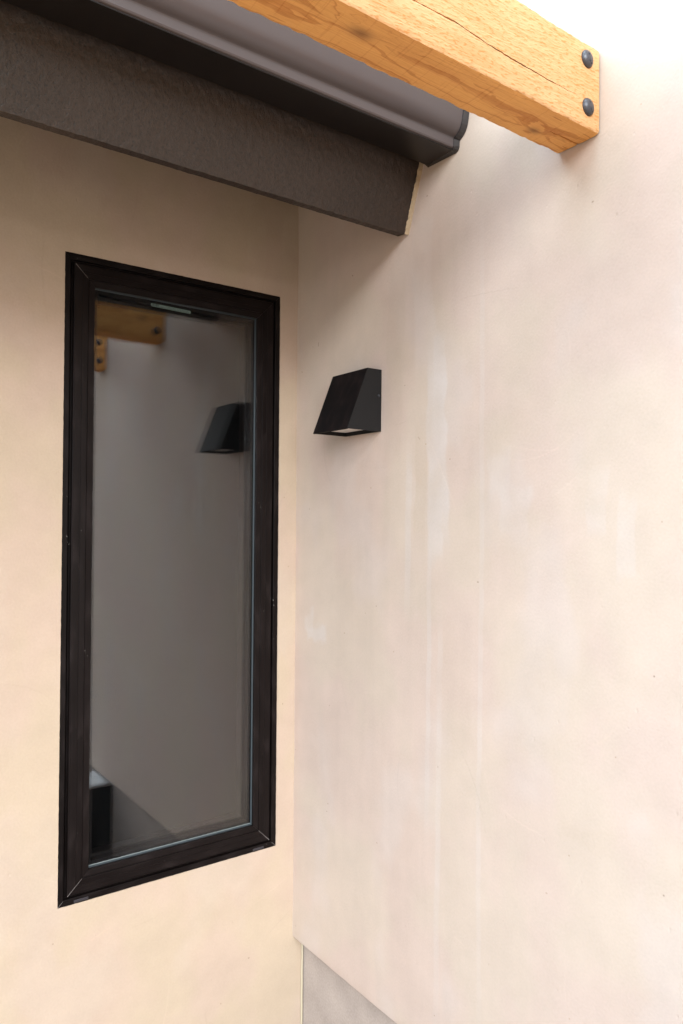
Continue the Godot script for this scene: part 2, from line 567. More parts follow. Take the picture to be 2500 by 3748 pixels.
func stucco() -> StandardMaterial3D:
	# brushed-on dark render: pitted, a little glossy, u along (1.2 m) and v down the slope (0.3 m)
	var w := 2048
	var h := 512
	var a := noise(101, 340.0, 2)
	var b := noise(102, 160.0, 3)
	var c := noise(103, 6.0, 3)
	var pit := noise(104, 210.0, 2)
	var data := PackedByteArray()
	data.resize(w * h * 3)
	var rel := PackedByteArray()
	rel.resize(w * h)
	for j in h:
		for i in w:
			var x := i * 1.2 / w
			var y := j * 0.3 / h
			var n := a.get_noise_2d(x * 0.8, y) * 0.5 + b.get_noise_2d(x, y * 0.6) * 0.7
			var p := smoothstep(0.36, 0.52, pit.get_noise_2d(x, y * 0.7))
			var k := 1.0 + 0.6 * n + 0.18 * c.get_noise_2d(x, y) - 0.55 * p
			var q := Color(0.027 * k, 0.0152 * k, 0.0098 * k).linear_to_srgb()
			var at := (j * w + i) * 3
			data[at] = int(clampf(q.r, 0, 1) * 255); data[at + 1] = int(clampf(q.g, 0, 1) * 255); data[at + 2] = int(clampf(q.b, 0, 1) * 255)
			rel[j * w + i] = int(clampf(130.0 + 75.0 * n - 80.0 * p, 0, 255))
	var im := Image.create_from_data(w, h, false, Image.FORMAT_L8, rel)
	im.convert(Image.FORMAT_RGB8)
	im.bump_map_to_normal_map(4.0)
	im.generate_mipmaps()
	var m := StandardMaterial3D.new()
	m.albedo_texture = to_texture(data, w, h)
	m.normal_enabled = true
	m.normal_texture = ImageTexture.create_from_image(im)
	m.normal_scale = 0.4
	m.roughness = 0.5
	return m

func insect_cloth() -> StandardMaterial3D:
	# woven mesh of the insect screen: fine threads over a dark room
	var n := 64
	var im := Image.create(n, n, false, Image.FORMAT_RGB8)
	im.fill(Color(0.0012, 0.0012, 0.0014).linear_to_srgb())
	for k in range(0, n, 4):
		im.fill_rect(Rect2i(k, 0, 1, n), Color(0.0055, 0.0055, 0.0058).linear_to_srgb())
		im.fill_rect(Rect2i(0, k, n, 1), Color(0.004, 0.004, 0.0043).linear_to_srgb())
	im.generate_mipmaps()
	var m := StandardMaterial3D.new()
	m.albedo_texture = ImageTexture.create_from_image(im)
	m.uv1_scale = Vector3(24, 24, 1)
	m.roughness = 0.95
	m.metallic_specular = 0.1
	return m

func lamp_paint() -> StandardMaterial3D:
	# black powder coat gone dusty and scuffed
	var w := 256
	var a := noise(111, 0.02, 4)
	var b := noise(112, 0.35, 2)
	var data := PackedByteArray()
	data.resize(w * w * 3)
	for j in w:
		for i in w:
			var d := smoothstep(0.0, 0.6, a.get_noise_2d(i, j * 0.5) + 0.35 * b.get_noise_2d(i, j))
			var c := Vector3(0.0055, 0.0042, 0.0045).lerp(Vector3(0.017, 0.011, 0.0105), d)
			c *= 1.0 + 0.3 * b.get_noise_2d(i + 50, j)
			var q := Color(c.x, c.y, c.z).linear_to_srgb()
			var at := (j * w + i) * 3
			data[at] = int(clampf(q.r, 0, 1) * 255); data[at + 1] = int(clampf(q.g, 0, 1) * 255); data[at + 2] = int(clampf(q.b, 0, 1) * 255)
	var m := StandardMaterial3D.new()
	m.albedo_texture = to_texture(data, w, w)
	m.roughness = 0.62
	m.metallic_specular = 0.25
	m.uv1_triplanar = true
	m.uv1_scale = Vector3(6, 6, 6)
	return m

func sticker() -> StandardMaterial3D:
	# narrow approval label: bars at the left, two rows of print too small to read
	var w := 512
	var h := 40
	var im := Image.create(w, h, false, Image.FORMAT_RGB8)
	im.fill(Color(0.33, 0.39, 0.37))
	var r := RandomNumberGenerator.new()
	r.seed = 8
	var x := 18
	while x < 95:
		var t := r.randi_range(2, 6)
		im.fill_rect(Rect2i(x, 0, t, h - 6), Color(0.06, 0.10, 0.09))
		x += t + r.randi_range(2, 6)
	im.fill_rect(Rect2i(98, 0, 4, h), Color(0.08, 0.12, 0.1))
	for row in [[8, 190, 470], [24, 112, 490]]:
		x = row[1]
		while x < row[2]:
			var word := r.randi_range(3, 9)
			for k in word:
				im.fill_rect(Rect2i(x, row[0] + r.randi_range(0, 1), r.randi_range(2, 4), r.randi_range(7, 9)), Color(0.10, 0.16, 0.14))
				x += 5
			x += 9
	im.generate_mipmaps()
	var m := StandardMaterial3D.new()
	m.albedo_texture = ImageTexture.create_from_image(im)
	m.roughness = 0.5
	return m

# ------------------------------------------------------------------ walls and ground
func setting() -> void:
	var st := begin()
	quad(st, Vector3(-150, GROUND_Y, -150), Vector3(150, GROUND_Y, -150), Vector3(150, GROUND_Y, 150), Vector3(-150, GROUND_Y, 150), Vector3.UP)
	var g := build(st, "ground", materials.ground)
	tag(g, "pale paved ground at the foot of the walls", "", "", "structure")

	# the wall with the window, its face at z = 0
	var wob := noise(5, 3.2, 3)
	var hole := Rect2(-0.6075, -0.8498, 0.5535, 1.4408)
	var us := PackedFloat64Array()
	for s in [[-6.0, -2.5, 4], [-2.5, -1.0, 10], [-1.0, -0.6075, 24], [-0.6075, -0.054, 56], [-0.054, 0.0335, 8]]:
		var a := steps(s[0], s[1], s[2])
		if us.size(): a.remove_at(0)
		us.append_array(a)
	var vs := PackedFloat64Array()
	for s in [[GROUND_Y, -0.8498, 30], [-0.8498, 0.591, 140], [0.591, 0.93, 26]]:
		var a := steps(s[0], s[1], s[2])
		if vs.size(): a.remove_at(0)
		vs.append_array(a)
	var rough := noise(6, 70.0, 2)
	var on_left := func(x: float, y: float) -> Vector3:
		var e := Vector2.ZERO
		# the plaster was drawn up to the frame by hand: a slightly ragged edge
		if (absf(x - hole.position.x) < 1e-4 or absf(x - hole.end.x) < 1e-4) and y > hole.position.y - 1e-4 and y < hole.end.y + 1e-4:
			e.x = 0.0005 * rough.get_noise_2d(y, x * 9.0)
		if (absf(y - hole.position.y) < 1e-4 or absf(y - hole.end.y) < 1e-4) and x > hole.position.x - 1e-4 and x < hole.end.x + 1e-4:
			e.y = 0.0005 * rough.get_noise_2d(x, y * 9.0)
		return Vector3(x + e.x, y + e.y, 0.0012 * wob.get_noise_2d(x, y) * clampf((absf(x + 0.33) - 0.26) * 20.0, 0.0, 1.0))
	var left_uv := func(x: float, y: float) -> Vector2:
		return Vector2((x + 2.5) / 2.6, 1.0 - (y + 1.62) / 3.0)
	st = begin()
	grid(st, us, vs, on_left, left_uv, Vector3(0, 0, 1), hole)
	# the sides of the opening, and the back of the wall
	for j in vs.size() - 1:
		if vs[j] < hole.position.y - 1e-4 or vs[j + 1] > hole.end.y + 1e-4: continue
		for x in [hole.position.x, hole.end.x]:
			var p: Vector3 = on_left.call(x, vs[j])
			var q: Vector3 = on_left.call(x, vs[j + 1])
			quad(st, p, q, Vector3(q.x, q.y, -0.2), Vector3(p.x, p.y, -0.2), Vector3(1 if x < -0.3 else -1, 0, 0), [left_uv.call(p.x, p.y), left_uv.call(q.x, q.y), left_uv.call(q.x, q.y), left_uv.call(p.x, p.y)])
	for i in us.size() - 1:
		if us[i] < hole.position.x - 1e-4 or us[i + 1] > hole.end.x + 1e-4: continue
		for y in [hole.position.y, hole.end.y]:
			var p: Vector3 = on_left.call(us[i], y)
			var q: Vector3 = on_left.call(us[i + 1], y)
			quad(st, p, q, Vector3(q.x, q.y, -0.2), Vector3(p.x, p.y, -0.2), Vector3(0, 1 if y < 0 else -1, 0), [left_uv.call(p.x, p.y), left_uv.call(q.x, q.y), left_uv.call(q.x, q.y), left_uv.call(p.x, p.y)])
	quad(st, Vector3(-6.0, GROUND_Y, -0.2), Vector3(0.03, GROUND_Y, -0.2), Vector3(0.03, 0.93, -0.2), Vector3(-6.0, 0.93, -0.2), Vector3(0, 0, -1))
	quad(st, Vector3(-6.0, GROUND_Y, -0.2), Vector3(-6.0, GROUND_Y, 0), Vector3(-6.0, 0.93, 0), Vector3(-6.0, 0.93, -0.2), Vector3(-1, 0, 0))
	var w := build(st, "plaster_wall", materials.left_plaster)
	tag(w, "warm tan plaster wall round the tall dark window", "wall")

	# the wall with the lamp, its face at x = 0, standing 33 mm proud of the plinth below
	var wob2 := noise(7, 2.6, 3)
	var edge := noise(8, 26.0, 3)
	var on_right := func(z: float, y: float) -> Vector3:
		var d := 0.0022 * wob2.get_noise_2d(z * 1.2, y) - 0.0009 * edge.get_noise_2d(z * 2.0, y) * clampf(1.0 - z * 30.0, 0.0, 1.0)
		if absf(y - BASE_Y) < 1e-4:
			return Vector3(d + 0.003, y + 0.0012 * edge.get_noise_2d(z, 3.0), z)
		return Vector3(d, y, z)
	var right_uv := func(z: float, y: float) -> Vector2:
		return Vector2(z / 2.6, 1.0 - (y + 1.15) / 2.6)
	us = steps(-0.004, 0.06, 4)
	var more := steps(0.06, 1.5, 60)
	more.remove_at(0)
	us.append_array(more)
	more = steps(1.5, 3.6, 12)
	more.remove_at(0)
	us.append_array(more)
	vs = PackedFloat64Array([BASE_Y, BASE_Y + 0.004])
	more = steps(BASE_Y + 0.004, 1.4, 110)
	more.remove_at(0)
	vs.append_array(more)
	more = steps(1.4, 2.6, 8)
	more.remove_at(0)
	vs.append_array(more)
	st = begin()
	grid(st, us, vs, on_right, right_uv, Vector3(-1, 0, 0))
	for i in us.size() - 1:
		var p: Vector3 = on_right.call(us[i], BASE_Y)
		var q: Vector3 = on_right.call(us[i + 1], BASE_Y)
		quad(st, p, q, Vector3(0.25, q.y, q.z), Vector3(0.25, p.y, p.z), Vector3.DOWN, [right_uv.call(p.z, p.y), right_uv.call(q.z, q.y), right_uv.call(q.z, q.y), right_uv.call(p.z, p.y)])
	quad(st, Vector3(0, 2.6, 0), Vector3(0, 2.6, 3.6), Vector3(0.25, 2.6, 3.6), Vector3(0.25, 2.6, 0), Vector3.UP)
	quad(st, Vector3(0, BASE_Y, 3.6), Vector3(0.25, BASE_Y, 3.6), Vector3(0.25, 2.6, 3.6), Vector3(0, 2.6, 3.6), Vector3(0, 0, 1))
	quad(st, Vector3(0.25, BASE_Y, -0.2), Vector3(0.25, BASE_Y, 3.6), Vector3(0.25, 2.6, 3.6), Vector3(0.25, 2.6, -0.2), Vector3(1, 0, 0))
	w = build(st, "plaster_wall", materials.right_plaster)
	tag(w, "tall pale pinkish plaster wall carrying the black wall lamp, streaked near the corner", "wall")

	var pl := thing("plinth_wall", "grey rendered plinth set back below the pale plaster wall at the bottom", "plinth", Vector3(0.033, GROUND_Y, 0))
	st = begin()
	quad(st, Vector3(0, 0, 0), Vector3(0, 0, 3.6), Vector3(0, 0.56, 3.6), Vector3(0, 0.56, 0), Vector3(-1, 0, 0))
	quad(st, Vector3(0, 0, 3.6), Vector3(0.2, 0, 3.6), Vector3(0.2, 0.56, 3.6), Vector3(0, 0.56, 3.6), Vector3(0, 0, 1))
	quad(st, Vector3(0.2, 0, 0), Vector3(0.2, 0, 3.6), Vector3(0.2, 0.56, 3.6), Vector3(0.2, 0.56, 0), Vector3(1, 0, 0))
	build(st, "render_face", materials.plinth, pl)
	# yellowed plastic bead down the joint, a little bent
	st = begin()
	var bend := noise(9, 9.0, 2)
	var n := 40
	for k in n:
		for e in 8:
			var ps := []
			for q in [[k, e], [k, e + 1], [k + 1, e + 1], [k + 1, e]]:
				var y: float = 0.513 * q[0] / n
				var t: float = TAU * q[1] / 8.0
				ps.append(Vector3(-0.0042 + 0.0008 * bend.get_noise_1d(y) - 0.002 * (1.0 - y / 0.5) + 0.0026 * cos(t), y, 0.0035 + 0.0026 * sin(t)))
			quad(st, ps[0], ps[1], ps[2], ps[3], Vector3(cos(TAU * (e + 0.5) / 8.0), 0, sin(TAU * (e + 0.5) / 8.0)))
	build(st, "corner_bead", materials.bead, pl)

func low_wall() -> void:
	var o := thing("low_wall", "dark low wall with pale top at the plinth, seen mirrored in the window", "low wall", Vector3(0, GROUND_Y, 1.445))
	var st := begin()
	box(st, Vector3(-0.9, 0, 0), Vector3(0.031, 0.484, 0.19), 0.003)
	build(st, "body", materials.dark_block, o)
	st = begin()
	box(st, Vector3(-0.9, 0.4855, 0.0), Vector3(0.031, 0.497, 0.19), 0.003)
	build(st, "coping", materials.pale_cap, o)

# ------------------------------------------------------------------ eave, roof, gutter
func eave() -> void:
	var o := thing("eave_board", "dark brown textured eave board leaning out under the gutter", "eave board", Vector3(0, 0, 0))
	var st := begin()
	var lump := noise(12, 40.0, 3)
	var low := Vector3(0, 0.632, 0.442)
	var dir := Vector3(0, 0.1445, 0.0498).normalized()
	var nrm := Vector3(0, -dir.z, dir.y)
	var xs := steps(-6.0, -1.0, 30)
	var more := steps(-1.0, -0.007, 260)
	more.remove_at(0)
	xs.append_array(more)
	var at := func(x: float, s: float) -> Vector3:
		var d := 0.0009 * lump.get_noise_2d(x * 1.5, s * 1.5)
		var e := 0.0011 * lump.get_noise_2d(x * 1.2 + 3.0, 9.0) if s < 1e-5 else 0.0
		return low + Vector3(x, 0, 0) + dir * (s + e) + nrm * d
	var uvf := func(x: float, s: float) -> Vector2:
		return Vector2(x / 1.2, s / 0.3)
	grid(st, xs, steps(0, 0.172, 44), at, uvf, nrm)
	# underside and back
	for i in xs.size() - 1:
		var p: Vector3 = at.call(xs[i], 0.0)
		var q: Vector3 = at.call(xs[i + 1], 0.0)
		var back := Vector3(0, 0.0015, -0.021)
		quad(st, p, q, q + back, p + back, Vector3.DOWN, [uvf.call(xs[i], 0), uvf.call(xs[i + 1], 0), uvf.call(xs[i + 1], 0.02), uvf.call(xs[i], 0.02)])
	var b0 := low + Vector3(0, 0.0015, -0.021)
	var b1 := b0 + dir * 0.172
	quad(st, b0 + Vector3(-6.0, 0, 0), b0 + Vector3(-0.007, 0, 0), b1 + Vector3(-0.007, 0, 0), b1 + Vector3(-6.0, 0, 0), -nrm)
	quad(st, low + Vector3(-0.007, 0, 0), low + dir * 0.172 + Vector3(-0.007, 0, 0), b1 + Vector3(-0.007, 0, 0), b0 + Vector3(-0.007, 0, 0), Vector3.RIGHT)
	build(st, "board", materials.eave, o)
	# the plaster stop between the board's end and the wall
	st = begin()
	var rough := noise(13, 130.0, 2)
	var ss := steps(0.0, 0.155, 60)
	var strip := func(k: float, s: float) -> Vector3:
		return low + dir * s + nrm * (0.0015 + 0.006 * k + 0.0012 * rough.get_noise_2d(s, k)) + Vector3(-0.0075 * (1.0 - k) * (1.0 + 0.35 * rough.get_noise_2d(s * 1.3, 4.0)) + 0.002 * k, 0, 0)
	grid(st, steps(0, 1, 4), ss, strip, func(k: float, s: float) -> Vector2: return Vector2(k, s), nrm)
	build(st, "plaster_stop", materials.sealant, o)

	var r := thing("roof", "dark roof edge and soffit over the window wall, above the eave board", "roof", Vector3(0, 0.86, 0))
	st = begin()
	box(st, Vector3(-6.1, 0.072, -2.0), Vector3(-0.003, 0.20, 0.508), 0.0)
	build(st, "roof_slab", materials.roof, r)
	st = begin()
	box(st, Vector3(-6.05, 0.045, 0.004), Vector3(-0.004, 0.069, 0.492), 0.0)
	build(st, "soffit", materials.soffit, r)
	st = begin()
	box(st, Vector3(-6.05, -0.078, 0.4985), Vector3(-0.004, 0.071, 0.5162), 0.0)
	build(st, "fascia", materials.soffit, r)

func gutter() -> void:
	var o := thing("gutter", "mauve-grey metal roof gutter with a curved front above the window", "gutter", Vector3(0, 0, 0))
	# outer profile (z, y) from the back of the floor to the front lip, then the same inside
	var outer := [Vector2(0.517, 0.88), Vector2(0.517, 0.757), Vector2(0.596, 0.7572), Vector2(0.5988, 0.7586), Vector2(0.6, 0.7612), Vector2(0.6005, 0.7745), Vector2(0.6012, 0.7770)]
	# ogee: hollow and facing the ground first, then round and upright
	outer.append_array([Vector2(0.6060, 0.7788), Vector2(0.6110, 0.7815), Vector2(0.6155, 0.7853), Vector2(0.6195, 0.7905), Vector2(0.6225, 0.7970), Vector2(0.6245, 0.8045), Vector2(0.6258, 0.8125), Vector2(0.6268, 0.8210), Vector2(0.6278, 0.8290), Vector2(0.6295, 0.8370), Vector2(0.6325, 0.8450), Vector2(0.6370, 0.8525), Vector2(0.6420, 0.8590), Vector2(0.6455, 0.8650)])
	var tip: Vector2 = outer[outer.size() - 1]
	outer.append(tip + Vector2(0.0035, 0.004))
	outer.append(tip + Vector2(0.0035, 0.016))
	outer.append(tip + Vector2(-0.008, 0.017))
	var st := begin()
	var x0 := -6.0
	var x1 := -0.003
	var smooth := []
	for i in outer.size():
		var e: Vector2 = outer[mini(i + 1, outer.size() - 1)] - outer[maxi(i - 1, 0)]
		smooth.append(Vector3(0, -e.x, e.y).normalized())
	for i in outer.size() - 1:
		var p: Vector2 = outer[i]
		var q: Vector2 = outer[i + 1]
		var e := q - p
		var n := Vector3(0, -e.x, e.y).normalized()
		var na: Vector3 = smooth[i] if i > 5 and i < 20 else n
		var nb: Vector3 = smooth[i + 1] if i > 5 and i < 19 else n
		var v := [Vector3(x0, p.y, p.x), Vector3(x1, p.y, p.x), Vector3(x1, q.y, q.x), Vector3(x0, q.y, q.x)]
		var turn: bool = (v[1] - v[0]).cross(v[2] - v[0]).dot(n) > 0.0
		var order := [0, 2, 1, 0, 3, 2] if turn else [0, 1, 2, 0, 2, 3]
		for m in order:
			vert(st, v[m], na if m < 2 else nb, Vector2.ZERO)
		# inner skin, 1.2 mm in
		var w := []
		for z in v: w.append(z - n * 0.0012)
		quad(st, w[0], w[1], w[2], w[3], -n)
	build(st, "trough", materials.gutter, o)
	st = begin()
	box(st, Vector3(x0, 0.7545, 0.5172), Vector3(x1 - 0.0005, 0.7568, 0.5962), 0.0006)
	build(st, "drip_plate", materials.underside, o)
	# end cap: plate against the wall with a flange lapped over the trough
	st = begin()
	var rim := []
	for i in outer.size():
		rim.append(outer[i] + Vector2(smooth[i].z, smooth[i].y) * 0.0022)
	for i in outer.size() - 1:
		var n: Vector3 = smooth[i]
		var p: Vector2 = rim[i]
		var q: Vector2 = rim[i + 1]
		var fl := Vector2(smooth[i].z, smooth[i].y) * 0.0035
		var fl2 := Vector2(smooth[i + 1].z, smooth[i + 1].y) * 0.0035
		quad(st, Vector3(-0.014, p.y, p.x), Vector3(-0.0015, p.y + fl.y, p.x + fl.x), Vector3(-0.0015, q.y + fl2.y, q.x + fl2.x), Vector3(-0.014, q.y, q.x), n)
		var ip: Vector2 = outer[i]
		var iq: Vector2 = outer[i + 1]
		quad(st, Vector3(-0.014, p.y, p.x), Vector3(-0.014, ip.y, ip.x), Vector3(-0.014, iq.y, iq.x), Vector3(-0.014, q.y, q.x), Vector3.LEFT)
		tri(st, Vector3(-0.0015, 0.87, 0.55), Vector3(-0.0015, p.y + fl.y, p.x + fl.x), Vector3(-0.0015, q.y + fl2.y, q.x + fl2.x), Vector3.LEFT)
	build(st, "end_cap", materials.cap, o)

# ------------------------------------------------------------------ timber
func timber(z0: float, z1: float, label: String) -> Node3D:
	var o := Node3D.new()
	add_child(o)
	tag(o, label, "beam", "pergola beams")
	var y0 := 0.649
	var y1 := 0.790
	o.position = Vector3(0, y0, (z0 + z1) / 2.0)
	var hz := (z1 - z0) / 2.0
	var hy := y1 - y0
	var nz := noise(15, 90.0, 3)
	var slow := noise(16, 7.0, 2)
	var crack := [Vector2(-2.6, 0.052), Vector2(-0.60, 0.0545), Vector2(-0.415, 0.0531), Vector2(-0.341, 0.054), Vector2(-0.263, 0.0474), Vector2(-0.203, 0.0451), Vector2(-0.121, 0.045), Vector2(-0.075, 0.0462), Vector2(-0.047, 0.0488)]
	var jag := noise(17, 60.0, 3)
	var crack_y := func(x: float) -> float:
		for i in crack.size() - 1:
			if x <= crack[i + 1].x:
				return lerpf(crack[i].y, crack[i + 1].y, (x - crack[i].x) / (crack[i + 1].x - crack[i].x)) + 0.0009 * jag.get_noise_1d(x)
		return -1.0
	# every face shares one displacement, so that the edges stay closed: rough sawing and chipped arrises
	var shake := func(p: Vector3) -> Vector3:
		var edge := 1.0 if absf(absf(p.z) - hz) < 0.002 and (p.y < 0.002 or p.y > hy - 0.002) else 0.0
		var d := Vector3(0, nz.get_noise_3d(p.x * 0.6, p.y * 2.0, p.z) * 0.0007, nz.get_noise_3d(p.x * 0.6 + 5.0, p.y * 2.0, p.z) * 0.0007)
		d.y += 0.0012 * slow.get_noise_2d(p.x, p.z * 3.0)
		if edge > 0.0:
			var bite := 0.0013 + 0.0016 * maxf(0.0, nz.get_noise_3d(p.x * 0.35, p.y, 3.0 + p.z) + 0.1)
			d.y += bite * (1.0 if p.y < 0.05 else -1.0)
			d.z -= bite * signf(p.z)
		return p + d
	var xs := steps(-2.6, -0.75, 60)
	var more := steps(-0.75, -0.0035, 300)
	more.remove_at(0)
	xs.append_array(more)
	var st := begin()
	# front face, split along the drying check
	var rows := PackedFloat64Array()
	for k in 19: rows.append(k / 18.0)
	var groove := [0.0, 0.10, 0.25, 0.40, 0.55, 0.70, 0.82, 0.92, 0.97, 1.0]
	var vs := PackedFloat64Array()
	for g in groove: vs.append(g)
	vs.append(1.25); vs.append(1.5); vs.append(1.75); vs.append(2.0)
	for g in range(groove.size() - 1, -1, -1): vs.append(3.0 - groove[g] + 0.0)
	var front := func(x: float, v: float) -> Vector3:
		var cy: float = crack_y.call(x)
		var open := clampf((-0.047 - x) / 0.10, 0.0, 1.0) * (0.75 + 0.35 * jag.get_noise_1d(x * 0.4 + 3.0))
		if cy < 0.0: cy = 0.049
		var half := 0.0014 * open
		var y := 0.0
		var deep := 0.0
		if v <= 1.0: y = (cy - half) * v
		elif v < 2.0:
			y = cy - half + (v - 1.0) * 2.0 * half
			deep = sin((v - 1.0) * PI) * 0.009 * open
		else: y = lerpf(cy + half, hy, v - 2.0)
		return shake.call(Vector3(x, y, hz - deep)) if deep == 0.0 else Vector3(x, y, hz - deep)
	grid(st, xs, vs, front, func(x: float, v: float) -> Vector2:
		var p: Vector3 = front.call(x, v)
		return Vector2(x / 1.5, 1.0 - p.y / 0.15), Vector3(0, 0, 1))
	build(st, "sawn_face", materials.wood_sawn, o)
	st = begin()
	var split := func(x: float, z: float) -> float:
		# the short check in the underside near the wall
		var cz := 0.0
		var w := 0.0015 * clampf((0.078 + x) / 0.02, 0.0, 1.0)
		return 0.012 * (1.0 - smoothstep(w * 0.4, maxf(w, 0.0005), absf(z - cz - 0.0006 * jag.get_noise_1d(x)))) if w > 0.0 else 0.0
	var zs := PackedFloat64Array()
	for q in [-1.0, -0.8, -0.6, -0.4, -0.25, -0.12, -0.06, -0.04, -0.025, -0.012, 0.0, 0.012, 0.025, 0.04, 0.06, 0.12, 0.25, 0.4, 0.6, 0.8, 1.0]: zs.append(q * hz)
	grid(st, xs, zs, func(x: float, z: float) -> Vector3: return shake.call(Vector3(x, 0, z)) + Vector3(0, split.call(x, z), 0), func(x: float, z: float) -> Vector2: return Vector2(x / 1.5, 0.5 + z / 0.15), Vector3.DOWN)
	var ys := steps(0, hy, 12)
	grid(st, xs, ys, func(x: float, y: float) -> Vector3: return shake.call(Vector3(x, y, -hz)), func(x: float, y: float) -> Vector2: return Vector2(x / 1.5 + 0.37, y / 0.15), Vector3(0, 0, -1))
	grid(st, xs, steps(-hz, hz, 8), func(x: float, z: float) -> Vector3: return shake.call(Vector3(x, hy, z)), func(x: float, z: float) -> Vector2: return Vector2(x / 1.5 + 0.6, 0.5 + z / 0.15), Vector3.UP)
	quad(st, Vector3(-0.0035, 0.002, -hz + 0.002), Vector3(-0.0035, hy - 0.002, -hz + 0.002), Vector3(-0.0035, hy - 0.002, hz - 0.002), Vector3(-0.0035, 0.002, hz - 0.002), Vector3.RIGHT)
	build(st, "beam", materials.wood_planed, o)
	for s in [1.0, -1.0]:
		for p in [Vector2(-0.0372, 0.1137), Vector2(-0.0345, 0.035)]:
			var bolt := build(dome(Vector3(p.x, p.y, s * (hz - 0.0002)), Vector3(0, 0, s), 0.0143, 0.0068), "bolt", materials.bolt, o)
			if s > 0.0:
				st = begin()
				for q in [[0.0, -0.0045, 0.0007, 0.0028], [0.0022, -0.0045, 0.0007, 0.0028], [0.0052, -0.0075, 0.0012, 0.0022], [-0.003, 0.006, 0.0006, 0.0022], [-0.001, 0.0058, 0.0006, 0.002]]:
					var c := Vector3(p.x + q[0], p.y + q[1], hz + 0.0066 - 12.0 * (q[0] * q[0] + q[1] * q[1]))
					box(st, c - Vector3(q[2], q[3], 0.0012) / 2.0, c + Vector3(q[2], q[3], 0.0012) / 2.0)
				build(st, "raised_mark", materials.bolt, bolt)
	return o

